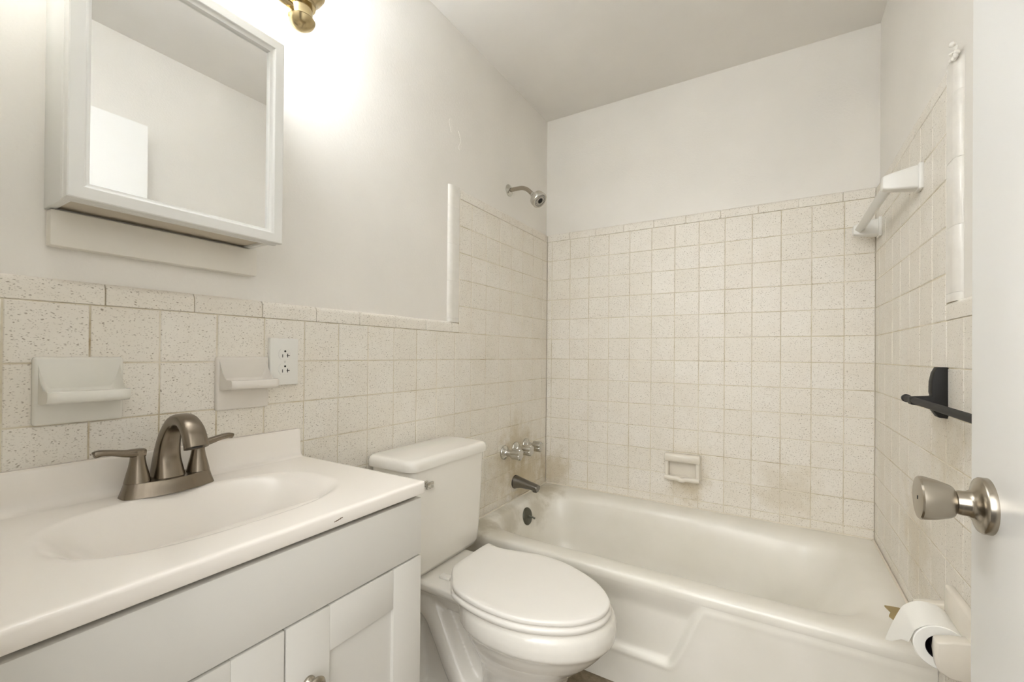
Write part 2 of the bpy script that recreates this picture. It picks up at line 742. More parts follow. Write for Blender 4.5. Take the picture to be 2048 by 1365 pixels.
VL0, VL1 = -.80, -.862      # left wall: vertical trim inner, outer
VR0, VR1 = -.825, -.888     # right wall
tile_field('tile_field', wall_left, lambda u, v, d: (d, u, v),
           [(NEAR, 0, 0, ZW), (VL0, 0, ZW, ZT)], -.7152, False, 1)
tile_field('tile_field', wall_back, lambda u, v, d: (u, -d, v), [(0, W, 0, ZT)], .139, False, 2)
tile_field('tile_field', wall_right, lambda u, v, d: (W - d, u, v),
           [(NEAR, 0, 0, ZW), (VR0, 0, ZW, ZT)], -.066, False, 3)
cap_run('wainscot_cap', wall_left, lambda a, c, d: (d, a, ZW + c), NEAR, VL0, -1.898, 4)
cap_run('surround_cap', wall_left, lambda a, c, d: (d, a, ZT + c), VL0, 0, -.63, 5)
cap_run('surround_cap', wall_back, lambda a, c, d: (a, -d, ZT + c), 0, W, .134, 6)
cap_run('wainscot_cap', wall_right, lambda a, c, d: (W - d, a, ZW + c), NEAR, VR0, -.98, 7)
cap_run('surround_cap', wall_right, lambda a, c, d: (W - d, a, ZT + c), VR0, 0, -.40, 8)
# upright bullnose edges: some wall paint, and the glaze highlight whitened into the colour
cap_run('upright_edge_trim', wall_left, lambda a, c, d: (d, VL0 - c, a), ZW + CAPH - .002, ZT + CAPH, 1.228, 9, .1495, M['trim_glaze'], VL0 - VL1, .022)
cap_run('upright_edge_trim', wall_right, lambda a, c, d: (W - d, VR0 - c, a), ZW + CAPH - .002, ZT + CAPH, 1.232, 10, .1495, M['trim_glaze'], VR0 - VR1, .022)


# spackle dabs and crumbled corner
def dab(parent, plane, pts, thick, name, mat):
    bm = BM()
    lp = smooth_loop(pts, 4)
    if plane == 'L':
        f0 = [(-D + .0001, p[0], p[1]) for p in lp]; f1 = [(-D + thick, p[0], p[1]) for p in lp]
    elif plane == 'R':
        f0 = [(W + D - .0001, p[0], p[1]) for p in lp]; f1 = [(W + D - thick, p[0], p[1]) for p in lp]
    loft(bm, [f0, f1])
    return finish(name, bm, mat, parent, 30)


dab(wall_left, 'L', [(-.86, 2.015), (-.845, 2.03), (-.835, 2.0), (-.845, 1.975), (-.852, 1.99)], .0012, 'spackle_patch', M['spackle'])
dab(wall_left, 'L', [(-.80, 2.0), (-.785, 1.985), (-.772, 1.95), (-.79, 1.925), (-.795, 1.94), (-.783, 1.965)], .0012, 'spackle_patch', M['spackle'])
bm = BM()
for k in range(9):
    c = Vector((W + .002 - random.uniform(0, .008), VR1 + .012 + random.uniform(-.016, .012), ZT + CAPH + random.uniform(-.012, .022)))
    bmesh.ops.create_icosphere(bm, subdivisions=2, radius=random.uniform(.004, .008), matrix=Matrix.Translation(c))
for v in bm.verts:
    v.co += Vector(noise.noise_vector(v.co * 90)) * .004
finish('crumbled_plaster', bm, M['spackle'], wall_right, 60)

# ------------------------------------------------------------------ door
bm = BM(); bx(bm, 1.312, 1.347, NEAR + .012, -1.456, .012, 2.008, .003)
door = structure(finish('door_1', bm, M['door_white'], angle=30))
door['label'] = 'open white slab door at the right edge, satin nickel knob'
KC = (1.312, -1.509, .917)
bm = BM()
lathe(bm, KC, (-1, 0, 0), [(0, .0315), (.0065, .0315), (.0085, .030), (.0105, .024), (.014, .0165), (.018, .0142), (.024, .0138), (.027, .0128), (.027, .011)], 40)
rose = extra(finish('knob_rose', bm, M['nickel'], door), 'round satin nickel rose on the white door')
bm = BM()
lathe(bm, KC, (-1, 0, 0), [(.0265, .011), (.029, .0115), (.0295, .0172), (.0325, .0192), (.044, .0232), (.055, .0255), (.0585, .0256), (.0602, .0242), (.0606, .0215), (.0602, .0)], 40)
kn = extra(finish('door_knob', bm, M['nickel'], door), 'satin nickel tulip door knob')
bm = BM(); bx(bm, KC[0] - .0608, KC[0] - .0600, KC[1] - .0004, KC[1] + .0004, KC[2] - .0022, KC[2] + .0022)
finish('emergency_slot', bm, M['dark'], kn, smooth=False)

# ------------------------------------------------------------------ medicine cabinet
t = thing('medicine_cabinet', 'white framed mirror cabinet hung on the wall above the sink', 'cabinet', (-D, -1.80, 1.34))
Y0, Y1, Z0, Z1 = -1.982, -1.62, 1.337, 1.803
bm = BM()
bx(bm, -D, .082, Y0 + .002, Y0 + .014, Z0, Z1, .001)
bx(bm, -D, .082, Y1 - .024, Y1 - .012, Z0, Z1, .001)
bx(bm, -D, .082, Y0 + .014, Y1 - .024, Z1 - .012, Z1, .001)
bx(bm, -D, -D + .006, Y0 + .014, Y1 - .024, Z0 + .006, Z1 - .012)
finish('body', bm, M['vinyl'], t, 30)
bm = BM(); bx(bm, -D + .006, .082, Y0 + .014, Y1 - .024, Z0 + .005, Z0 + .014)
extra(finish('bottom_panel', bm, M['under'], t, smooth=False), 'dull beige unpainted cabinet bottom')
# mitred door frame: profile swept round the rectangle
bm = BM()
prof = [(0, .084), (0, .094), (.0015, .096), (.0015, .104), (0, .106), (0, .1185), (.0018, .120), (.020, .120), (.0215, .119), (.0225, .1165), (.026, .1135), (.029, .1125), (.0295, .1075), (.0295, .094), (.029, .084)]
cor = ((Y0, Z0, 1, 1), (Y1, Z0, -1, 1), (Y1, Z1, -1, -1), (Y0, Z1, 1, -1))
cols = [[bm.verts.new((x, cy + sy * o_, cz + sz * o_)) for (o_, x) in prof] for (cy, cz, sy, sz) in cor]
n = len(prof)
for i in range(4):
    A, B = cols[i], cols[(i + 1) % 4]
    for k in range(n):
        bm.faces.new([A[k], A[(k + 1) % n], B[(k + 1) % n], B[k]])
fr = finish('door_frame', bm, M['vinyl'], t, 28)
bm = BM(); bx(bm, .100, .1055, Y0 + .0285, Y1 - .0285, Z0 + .0285, Z1 - .0285)
finish('mirror', bm, M['mirror'], t, smooth=False)

bm = BM(); bx(bm, -D, .012, -1.977, -1.619, 1.271, 1.3355, .003)
tag(finish('backing_board', bm, M['board'], angle=30), 'painted wooden board on the wall directly under the mirror cabinet', 'board')

# ------------------------------------------------------------------ vanity light
LY, LX = (-1.612, -1.80, -1.988), .170
t = thing('vanity_light', 'brass light bar above the mirror cabinet, ball finial in view', 'light', (-D, -1.80, 1.865))
bm = BM()
lathe(bm, (-D, -1.80, 1.865), (1, 0, 0), [(0, .058), (.006, .058), (.012, .052), (.016, .04), (.03, .03), (.04, .018), (.175, .010)], 36)
finish('wall_plate', bm, M['brass'], t)
bm = BM(); tube(bm, [(LX, LY[2], 1.864), (LX, LY[0] - .004, 1.864)], .0075, 16)
finish('bar', bm, M['brass'], t)
for y in LY:
    bm = BM()
    lathe(bm, (LX, y, 1.822), (0, 0, 1), [(0, 0), (.0018, .008), (.007, .0175), (.013, .025), (.0195, .029), (.0235, .0305), (.026, .029), (.028, .0255),
                                          (.032, .0245), (.042, .0245), (.054, .0235), (.056, .023)], 36)
    fin = finish('finial', bm, M['brass'], t)
    bm = BM()
    lathe(bm, (LX, y, 1.877), (0, 0, 1), [(0, .023), (.001, .030), (.006, .0315), (.009, .0300), (.018, .0335), (.024, .043), (.028, .046), (.033, .0465), (.035, .050), (.042, .0505), (.046, .047), (.048, .036)], 40)
    finish('socket_cup', bm, M['brass'], t)
    bm = BM()
    lathe(bm, (LX, y, 1.9235), (0, 0, 1), [(0, .032), (.012, .045), (.035, .056), (.06, .060), (.085, .057), (.11, .052), (.118, .054), (.116, .050), (.086, .054), (.06, .057), (.035, .053), (.012, .042), (.003, .026)], 36)
    sh = finish('glass_shade', bm, M['opal'], t)
    bm = BM()
    lathe(bm, (LX, y, 1.927), (0, 0, 1), [(0, .012), (.02, .013), (.035, .022), (.055, .028), (.075, .022), (.084, 0)], 20)
    finish('bulb', bm, M['bulb'], sh)


# ------------------------------------------------------------------ ceramic soap dishes on the left wall
def wall_dish(label, y0, y1, z0, z1, mat, lip_z, seed):
    t = thing('soap_dish', label, 'soap dish', (0, (y0 + y1) / 2, z0), 'ceramic dishes on the tiled wall over the sink')
    bm = BM()
    bx(bm, -.004, .011, y0, y1, z0, z1, .005, 3)
    finish('back_plate', bm, mat, t, 50)
    # dished shelf: section in (x,z), end cheeks curve out of the plate
    bm = BM()
    n = 28
    ya, yb = y0 + .006, y1 - .006
    rings = []
    for i in range(n + 1):
        s = i / n
        y = ya + (yb - ya) * s
        e = min(s, 1 - s) * (yb - ya)
        k = 1 - min(1, e / .016)                       # 1 at the ends
        k = k * k
        out = .072 - .007 * k
        top = lip_z + .011
        ch = .022 * k                                   # cheek rising along the plate at the ends
        rings.append([bm.verts.new(p) for p in (
            (.009, y, lip_z - .012), (.030, y, lip_z - .012), (out - .006, y, lip_z - .009), (out - .001, y, lip_z - .005), (out, y, lip_z), (out, y, top - .004),
            (out - .002, y, top), (out - .007, y, top + .001), (out - .012, y, top - .004 + .005 * k), (.040, y, lip_z + .002 + .010 * k),
            (.026, y, lip_z + .002 + .018 * k + ch * .2), (.016, y, lip_z + .006 + .02 * k + ch * .6), (.0105, y, lip_z + .016 + .02 * k + ch), (.009, y, lip_z + .02 + .02 * k + ch))])
    bridge(bm, rings, False)
    bm.faces.new(rings[0]); bm.faces.new(rings[-1][::-1])
    for k in range(len(rings) - 1):
        bm.faces.new([rings[k][0], rings[k + 1][0], rings[k + 1][-1], rings[k][-1]])
    finish('shelf', bm, mat, t, 50)
    return t


wall_dish('cool white ceramic soap dish, the left one, nearest the faucet lever', -1.995, -1.8725, .953, 1.0735, M['dish_cool'], 1.003, 1)
wall_dish('pinkish white ceramic soap dish touching the electrical outlet', -1.706, -1.585, .949, 1.0735, M['dish_warm'], 1.009, 2)

# ------------------------------------------------------------------ outlet
OY, OZ = -1.5455, 1.061
t = thing('electrical_outlet', 'white duplex outlet with black slots beside the soap dish', 'outlet', (0, OY, OZ))
bm = BM(); bx(bm, -.001, .0125, OY - .038, OY + .038, OZ - .0605, OZ + .0605, .003, 3)
finish('cover_plate', bm, M['plastic_white'], t, 50)
for s in (1, -1):
    cz = OZ + s * .0195
    bm = BM()
    lp = []
    for k in range(40):
        a = 2 * PI * k / 40
        lp.append((.0172 * math.cos(a), max(-.0142, min(.0142, .0172 * math.sin(a)))))
    loft(bm, [[(.011, OY + p[0], cz + p[1]) for p in lp], [(.0138, OY + p[0], cz + p[1]) for p in lp], [(.0142, OY + p[0] * .96, cz + p[1] * .96) for p in lp]])
    rc = finish('receptacle', bm, M['plastic_white'], t, 30)
    bm = BM()
    bx(bm, .0138, .0146, OY - .0078, OY - .006, cz - .0085, cz - .0005)
    bx(bm, .0138, .0146, OY + .006, OY + .0078, cz - .0085, cz + .0015)
    bx(bm, .0138, .0146, OY + .0045, OY + .0125, cz - .0045, cz - .0027)
    lathe(bm, (.0138, OY, cz + .0075), (1, 0, 0), [(0, .0026), (.0008, .0026)], 16)
    extra(finish('slots', bm, M['dark'], rc, smooth=False), 'black T-shaped blade slots and ground hole')
bm = BM(); lathe(bm, (.0115, OY, OZ), (1, 0, 0), [(0, .0032), (.0016, .003), (.002, .002)], 16); bx(bm, .0133, .0138, OY - .0004, OY + .0004, OZ - .0026, OZ + .0026, mi=1)
finish('cover_screw', bm, [M['plastic_white'], M['dark']], t)

# ------------------------------------------------------------------ vanity cabinet
CY0, CY1, CX = -2.114, -1.508, .437
t = thing('vanity_cabinet', 'white shaker vanity cabinet under the sink top', 'cabinet', (.22, -1.811, 0))
bm = BM()
bx(bm, .004, CX, CY0, CY0 + .016, .09, .785, .001)
bx(bm, .004, CX, CY1 - .016, CY1, .09, .785, .001)
bx(bm, .004, CX - .002, CY0 + .016, CY1 - .016, .09, .106)
bx(bm, .004, .012, CY0 + .016, CY1 - .016, .106, .70)
bx(bm, CX - .018, CX - .001, CY0 + .016, CY1 - .016, .645, .765)
bx(bm, CX - .018, CX - .001, -1.83, -1.79, .106, .645)
bx(bm, .004, CX - .06, CY0 + .002, CY1 - .002, 0, .09)
finish('carcass', bm, M['cab_white'], t, 30)
bm = BM(); bx(bm, CX, CX + .019, CY0 + .002, CY1, .6575, .7765, .0016, 2)
finish('false_drawer_front', bm, M['cab_white'], t, 30)


def shaker_door(y0, y1, z0, z1):
    bm = BM()
    s = .078
    x0, x1 = CX, CX + .019
    bx(bm, x0, x1, y0, y0 + s, z0, z1, .0014)
    bx(bm, x0, x1, y1 - s, y1, z0, z1, .0014)
    bx(bm, x0, x1 - .0003, y0 + s, y1 - s, z1 - s, z1, .0012)
    bx(bm, x0, x1 - .0003, y0 + s, y1 - s, z0, z0 + s, .0012)
    bx(bm, x0, x1 - .0075, y0 + s - .002, y1 - s + .002, z0 + s - .002, z1 - s + .002)
    return finish('door', bm, M['cab_white'], t, 30)


def cab_knob(door_o, y, z):
    bm = BM()
    lathe(bm, (CX + .019, y, z), (1, 0, 0), [(0, .0105), (.003, .0105), (.005, .009), (.008, .0062), (.012, .0055), (.015, .0065), (.017, .0125), (.019, .0155), (.0215, .0162), (.024, .0145), (.0258, .010), (.0265, 0)], 32)
    extra(finish('knob', bm, M['nickel'], door_o), 'round satin nickel mushroom knob')


d1 = shaker_door(-1.8095, CY1, .105, .6535)
cab_knob(d1, -1.771, .548)
d2 = shaker_door(CY0 + .002, -1.8125, .105, .6535)
cab_knob(d2, -1.851, .548)

# ------------------------------------------------------------------ vanity top with integral bowl and backsplash
TZ = .812
VY0, VY1 = -2.121, -1.504
BCX, BCY, BA, BB = .243, -1.818, .136, .211


def basin_z(x, y):
    q = (abs((x - BCX) / BA) ** 2.6 + abs((y - BCY) / BB) ** 2.6) ** (1 / 2.6)
    if q >= 1.06:
        return 0
    s = max(0, min(1, (1.06 - q) / .75))
    s = s * s * (3 - 2 * s)
    return -.125 * s ** .85


t = thing('bathroom_sink', 'ivory one-piece sink top with oval basin and low backsplash', 'sink', (.24, -1.811, TZ))
sec = [(0, .786), (0, .8795), (.002, .8815), (.014, .882), (.018, .8805), (.0195, .877), (.0200, .84), (.0212, .825), (.0245, .8175), (.031, .8133), (.04, TZ)]
nx = 84
sec += [(.04 + (.452 - .04) * k / nx, TZ) for k in range(1, nx + 1)]
sec += [(.4585, .8116), (.4605, .8104), (.4616, .8085), (.462, .806), (.462, .788), (.4612, .7866), (.460, .786), (.3, .786)]
bm = BM()
ny = 120
rings = []
for j in range(ny + 3):
    if j == 0:
        y, ins = VY0, .0018
    elif j == ny + 2:
        y, ins = VY1, .0018
    else:
        y, ins = VY0 + .0018 + (VY1 - VY0 - .0036) * (j - 1) / ny, 0
    ring = []
    for (x, z) in sec:
        dz = basin_z(x, y) if (z == TZ) else 0
        zz = z + dz
        if ins and z > .79:
            zz -= ins
        ring.append(bm.verts.new((x - (ins if x > .4 else 0), y, zz)))
    rings.append(ring)
for A, B in zip(rings, rings[1:]):
    m = len(A)
    for k in range(m):
        if k == m - 1:
            continue
        bm.faces.new([A[k], A[k + 1], B[k + 1], B[k]])
bm.faces.new(rings[0]); bm.faces.new(rings[-1][::-1])
finish('basin_top', bm, M['counter'], t, 50)
bm = BM()
zb = TZ + basin_z(BCX - .03, BCY)
lathe(bm, (BCX - .03, BCY, zb - .001), (0, 0, 1), [(0, .022), (.003, .022), (.004, .019), (.002, .015), (.006, .013), (.007, .006), (.0075, 0)], 28)
finish('drain_stopper', bm, M['bronze_nickel'], t)
bm = BM()
for (yy, zz, w) in ((-1.73, .797, .012),):
    for k in range(4):
        bx(bm, .4608, .46235, yy + k * w / 3, yy + (k + 1) * w / 3 + .001, zz - .0012 + k * .0008, zz + .0002 + k * .0009)
extra(finish('edge_chip', bm, M['card'], t, smooth=False), 'small brown chip on the front edge')

# ------------------------------------------------------------------ faucet
FX, FY, FZ = .075, -1.820, TZ
t = thing('bathroom_faucet', 'dark brushed nickel two-lever centerset faucet on the sink top', 'faucet', (FX, FY, FZ))
bm = BM()


def fbase(hx, hy, z, n=40):
    out = []
    for k in range(n):
        a = 2 * PI * k / n
        c, s = math.cos(a), math.sin(a)
        # a bit deeper at the front centre, as a shallow bow
        bow = .010 * max(0, 1 - abs(s) * 1.5) if c > 0 else 0
        out.append((FX + hx * math.copysign(abs(c) ** .55, c) + bow, FY + hy * math.copysign(abs(s) ** .7, s), z))
    return out


loft(bm, [fbase(.030, .077, FZ + .0005), fbase(.0292, .0762, FZ + .003), fbase(.0265, .073, FZ + .013), fbase(.0245, .0695, FZ + .0255), fbase(.0235, .0685, FZ + .027)])
finish('base', bm, M['bronze_nickel'], t, 35)
path = smooth_path([(.072, FY, .812, .033, .031), (.066, FY, .845, .0265, .0255), (.065, FY, .880, .0195, .0210), (.077, FY, .918, .0150, .0180), (.105, FY, .9475, .0125, .0168),
                    (.142, FY, .953, .0125, .0172), (.171, FY, .936, .0132, .0186), (.186, FY, .907, .0138, .0196)], 6)
bm = BM(); sweep(bm, path, (0, 1, 0), 28, 2.9)
sp = finish('spout', bm, M['bronze_nickel'], t, 42)
bm = BM(); lathe(bm, (.1845, FY, .9075), (.35, 0, -1), [(0, .0105), (.0012, .0105), (.0014, .008)], 20)
extra(finish('aerator', bm, M['dark'], sp), 'dark aerator opening')
for s in (-1, 1):
    hy = FY + s * .0505
    bm = BM()
    lathe(bm, (FX, hy, FZ + .026), (0, 0, 1), [(0, .0195), (.001, .0205), (.004, .0198), (.016, .0172), (.030, .0138), (.042, .0118), (.052, .0112), (.058, .0122), (.0605, .0120), (.062, .010), (.062, 0)], 32)
    hb = finish('handle', bm, M['bronze_nickel'], t, 40)
    bm = BM()
    lv = smooth_path([(FX, hy + s * -.010, FZ + .080, .0075, .0095), (FX + .001, hy + s * .004, FZ + .0815, .0078, .0105), (FX + .002, hy + s * .020, FZ + .0835, .0066, .0095), (FX + .003, hy + s * .040, FZ + .0885, .0056, .0085),
                      (FX + .004, hy + s * .055, FZ + .0905, .0058, .0080), (FX + .0045, hy + s * .0625, FZ + .089, .0060, .0072), (FX + .0045, hy + s * .064, FZ + .0885, .0048, .006)], 5)
    sweep(bm, lv, (1, 0, 0), 18, 3.0)
    finish('lever', bm, M['bronze_nickel'], hb, 45)

# ------------------------------------------------------------------ toilet
TY = -1.100
t = thing('toilet', 'white two-piece toilet with closed lid between vanity and tub', 'toilet', (.38, TY, 0))


def egg(cx, af, ab, b, z, n=48, pf=2.0, pb=2.4, cy=TY):
    out = []
    for k in range(n):
        a = 2 * PI * k / n
        c, s = math.cos(a), math.sin(a)
        p = pf if c > 0 else pb
        out.append((cx + (af if c > 0 else ab) * math.copysign(abs(c) ** (2 / p), c), cy + b * math.copysign(abs(s) ** (2 / p), s), z))
    return out


bm = BM()
loft(bm, [egg(.47, .135, .12, .112, .0), egg(.47, .132, .118, .108, .012), egg(.47, .124, .11, .096, .05), egg(.475, .132, .11, .094, .11), egg(.475, .135, .115, .096, .165), egg(.478, .148, .12, .105, .205),
          egg(.485, .176, .14, .126, .242), egg(.495, .204, .16, .148, .275), egg(.50, .222, .175, .161, .300), egg(.506, .230, .19, .168, .318), egg(.51, .235, .20, .174, .328), egg(.51, .239, .21, .180, .334), egg(.51, .240, .21, .181, .344),
          egg(.51, .241, .21, .182, .358), egg(.51, .238, .21, .180, .378), egg(.51, .232, .20, .174, .389), egg(.51, .220, .19, .163, .394)])
# rear deck that carries the tank
loft(bm, [rrect(.07, .46, TY - .060, TY + .060, .05, .30), rrect(.045, .44, TY - .085, TY + .085, .05, .348), rrect(.026, .40, TY - .118, TY + .118, .04, .368), rrect(.021, .38, TY - .128, TY + .128, .04, .380), rrect(.02, .37, TY - .128, TY + .128, .035, .395), rrect(.026, .36, TY - .122, TY + .122, .03, .401)])
# trapway, an S of glazed tube showing along the side
for s in (-1, 1):
    yy = TY + s * .050
    tp = smooth_path([(.46, TY + s * .03, .10, .05, .05), (.385, yy, .072, .046, .046), (.325, yy, .085, .043, .043), (.278, yy, .145, .042, .042), (.238, yy, .215, .042, .042), (.196, yy, .280, .042, .042),
                      (.150, yy, .302, .042, .042), (.108, yy, .275, .042, .042), (.092, yy, .20, .042, .042), (.098, yy, .10, .042, .042), (.11, yy, .004, .044, .044)], 6)
    sweep(bm, tp, (0, 1, 0), 20, 2.2)
loft(bm, [rrect(.09, .44, TY - .040, TY + .040, .03, .02), rrect(.09, .42, TY - .040, TY + .040, .03, .15), rrect(.10, .36, TY - .040, TY + .040, .03, .30)])
loft(bm, [rrect(.09, .46, TY - .115, TY + .115, .07, .0), rrect(.095, .455, TY - .11, TY + .11, .07, .022), rrect(.11, .44, TY - .085, TY + .085, .06, .035)])
bowl = finish('bowl', bm, M['porcelain'], t, 80)
md = bowl.modifiers.new('fuse', 'REMESH'); md.mode = 'VOXEL'; md.voxel_size = .0055; md.use_smooth_shade = True
md = bowl.modifiers.new('soften', 'SMOOTH'); md.factor = .5; md.iterations = 4
for s in (-1, 1):
    bm = BM(); lathe(bm, (.30, TY + s * .098, .018), (0, 0, 1), [(0, .013), (.010, .013), (.018, .009), (.021, 0)], 20)
    finish('bolt_cap', bm, M['porcelain'], t)
# tank
KY = -1.085
bm = BM()
TR = .03
loft(bm, [rrect(.045, .165, KY - .150, KY + .150, TR, .4012), rrect(.032, .186, KY - .166, KY + .166, TR, .408), rrect(.026, .194, KY - .172, KY + .172, TR, .425), rrect(.024, .198, KY - .175, KY + .175, TR, .47),
          rrect(.020, .203, KY - .183, KY + .183, TR, .62), rrect(.018, .205, KY - .187, KY + .187, TR, .736)])
tank = finish('tank', bm, M['porcelain'], t, 50)
bm = BM()
loft(bm, [rrect(.014, .209, KY - .196, KY + .196, .03, .7365), rrect(.012, .2125, KY - .199, KY + .199, .032, .7375), rrect(.0115, .2135, KY - .200, KY + .200, .033, .742), rrect(.0115, .2135, KY - .200, KY + .200, .033, .756),
          rrect(.0135, .211, KY - .1975, KY + .1975, .033, .764), rrect(.018, .205, KY - .192, KY + .192, .032, .7685), rrect(.026, .196, KY - .183, KY + .183, .03, .770)])
finish('tank_lid', bm, M['porcelain'], t, 50)
bm = BM()
lathe(bm, (.200, KY - .132, .69), (1, 0, 0), [(0, .012), (.006, .012), (.008, .008), (.014, .008)], 20)
bx(bm, .212, .221, KY - .142, KY - .112, .679, .699, .003)
extra(finish('flush_lever', bm, M['chrome'], tank, 40), 'small chrome flush lever at the tank front corner')
# seat and lid
lid_pts = [(.266, -.9535), (.300, -.962), (.345, -.958), (.395, -.945), (.450, -.935), (.55, -.946), (.66, -.998), (.722, -1.062), (.736, -1.112), (.722, -1.165), (.671, -1.223), (.566, -1.270), (.454, -1.275), (.345, -1.248), (.300, -1.205), (.268, -1.165), (.255, -1.130), (.253, -1.04), (.255, -.962)]
lid_pts = [(x, y) for x, y in lid_pts]
lp = smooth_loop(lid_pts, 5)
cxm, cym = .50, -1.105


def ring_at(off, z, dx=0):
    out = []
    m = len(lp)
    for i, (x, y) in enumerate(lp):
        a, b = lp[i - 1], lp[(i + 1) % m]
        tx, ty = b[0] - a[0], b[1] - a[1]
        L = math.hypot(tx, ty) or 1
        nx_, ny_ = ty / L, -tx / L
        if (x - cxm) * nx_ + (y - cym) * ny_ < 0:
            nx_, ny_ = -nx_, -ny_
        out.append((x + nx_ * off + dx, y + ny_ * off, z))
    return out


bm = BM()
loft(bm, [ring_at(-.004, .4165), ring_at(.0, .4185), ring_at(.001, .422), ring_at(.001, .427), ring_at(-.001, .4305), ring_at(-.005, .4318), [(cxm + (x - cxm) * .9, cym + (y - cym) * .9, .4322) for x, y in lp]])
extra(finish('lid', bm, M['seat'], t, 50), 'flat white closed toilet lid')
bm = BM()
loft(bm, [ring_at(-.006, .3945), ring_at(.001, .397), ring_at(.004, .403), ring_at(.004, .408), ring_at(.001, .4125), ring_at(-.006, .4155)])
seat = finish('seat', bm, M['seat'], t, 50)
for s, yy in ((-1, TY - .07), (1, TY + .07)):
    bm = BM()
    bx(bm, .228, .268, yy - .012, yy + .012, .400, .4085, .003, 2)
    finish('hinge', bm, M['seat'], t, 50)

# ------------------------------------------------------------------ bathtub
ZR = .366
t = thing('bathtub', 'white enamel built-in bathtub along the tiled back wall', 'bathtub', (.72, -.39, 0))
NP = 120


def tub_loop(x0, x1, y0, y1, z, p=5.0, tilt=0.0):
    cx, cy = (x0 + x1) / 2, (y0 + y1) / 2
    a, b = (x1 - x0) / 2, (y1 - y0) / 2
    out = []
    for k in range(NP):
        th = 2 * PI * (k + .5) / NP
        c, s = math.cos(th), math.sin(th)
        # equal-angle on the rectangle, then rounded by the exponent
        x = a * math.copysign(abs(c) ** (2 / p), c)
        y = b * math.copysign(abs(s) ** (2 / p), s)
        out.append((cx + x, cy + y, z))
    return out


FRONT = -.787
bm = BM()
rings = [
    tub_loop(.001, W - .001, FRONT + .0012, -.001, ZR - .034, 90), tub_loop(.001, W - .001, FRONT + .0003, -.001, ZR - .030, 90), tub_loop(.001, W - .001, FRONT, -.001, ZR - .022, 90), tub_loop(.001, W - .001, FRONT + .0008, -.001, ZR - .013, 90), tub_loop(.001, W - .001, FRONT + .004, -.001, ZR - .004, 60), tub_loop(.002, W - .002, FRONT + .012, -.002, ZR + .001, 40),
    tub_loop(.006, W - .006, FRONT + .024, -.006, ZR + .003, 30), tub_loop(.030, W - .05, FRONT + .058, -.045, ZR + .002, 14), tub_loop(.045, W - .075, FRONT + .080, -.075, ZR - .002, 9),
    tub_loop(.055, W - .092, FRONT + .094, -.092, ZR - .008, 7), tub_loop(.062, W - .105, FRONT + .103, -.103, ZR - .018, 6), tub_loop(.067, W - .12, FRONT + .109, -.110, ZR - .034, 5.5),
    tub_loop(.076, W - .155, FRONT + .117, -.118, ZR - .075, 5), tub_loop(.090, W - .215, FRONT + .128, -.130, ZR - .14, 4.6), tub_loop(.105, W - .28, FRONT + .14, -.142, ZR - .21, 4.4),
    tub_loop(.125, W - .33, FRONT + .155, -.158, ZR - .265, 4.2), tub_loop(.16, W - .38, FRONT + .185, -.19, ZR - .30, 4), tub_loop(.22, W - .45, FRONT + .24, -.25, ZR - .315, 3.5), tub_loop(.40, W - .7, FRONT + .33, -.34, ZR - .32, 3)]
loft(bm, rings, False, True)
finish('basin', bm, M['tub'], t, 70)


def apron_line(x):
    def ss(a, b, v):
        u = max(0, min(1, (v - a) / (b - a)))
        return u * u * (3 - 2 * u)
    return .118 + .004 * 0 + (.318 - .118) * ss(.815, .935, x) + .004 * ss(.93, 1.3, x)


bm = BM()
NXA, NZA = 260, 74
grid = []
for i in range(NXA + 1):
    x = .001 + (W - .002) * i / NXA
    col = []
    zc = apron_line(x)
    slope = (apron_line(x + .002) - apron_line(x - .002)) / .004
    for j in range(NZA + 1):
        z = (ZR - .024) * j / NZA
        d = (z - zc) / math.sqrt(1 + slope * slope)      # > 0 above the line: recessed
        u = max(0, min(1, (d + .014) / .030))
        u = u * u * (3 - 2 * u)
        rec = .017 * u
        top = max(0, min(1, (z - (ZR - .105)) / .082))   # back out under the rolled rim
        top = top * top * (3 - 2 * top)
        col.append(bm.verts.new((x, FRONT + .0008 + rec * (1 - top) - .007 * math.exp(-(d / .011) ** 2) * (1 - .85 * top), z)))
    grid.append(col)
for A, B in zip(grid, grid[1:]):
    for j in range(NZA):
        bm.faces.new([A[j], B[j], B[j + 1], A[j + 1]])
ap = finish('apron', bm, M['tub'], t, 70)
md = ap.modifiers.new('thickness', 'SOLIDIFY'); md.thickness = .004; md.offset = -1
# caulk joint
bm = BM()
tube(bm, [(.005, FRONT + .01, ZR + .003), (.005, -.005, ZR + .003)], .0042, 8)
tube(bm, [(.005, -.005, ZR + .003), (W - .005, -.005, ZR + .003)], .0042, 8)
tube(bm, [(W - .005, -.005, ZR + .003), (W - .005, FRONT + .01, ZR + .003)], .0042, 8)
extra(finish('caulk_bead', bm, M['caulk'], t), 'off white caulk line where tub meets tile')
# overflow plate
OV = Vector((.0755, -.347, ZR - .068))
ax = Vector((1, 0, .18)).normalized()
bm = BM(); lathe(bm, OV, ax, [(-.004, .041), (.002, .041), (.006, .038), (.009, .028), (.010, .012), (.010, 0)], 36)
ovp = extra(finish('overflow_plate', bm, M['zinc'], t), 'round tarnished grey overflow plate')
bm = BM(); tube(bm, smooth_path([OV + ax * .008 + Vector((0, 0, .002)), OV + ax * .022 + Vector((0, .004, -.004)), OV + ax * .040 + Vector((0, .008, -.013))], 4), .0042, 10)
finish('trip_lever', bm, M['zinc'], ovp)
bm = BM(); lathe(bm, (.25, -.40, ZR - .3205), (0, 0, 1), [(0, .03), (.002, .03), (.003, .024), (.002, 0)], 28)
finish('drain', bm, M['zinc'], t)
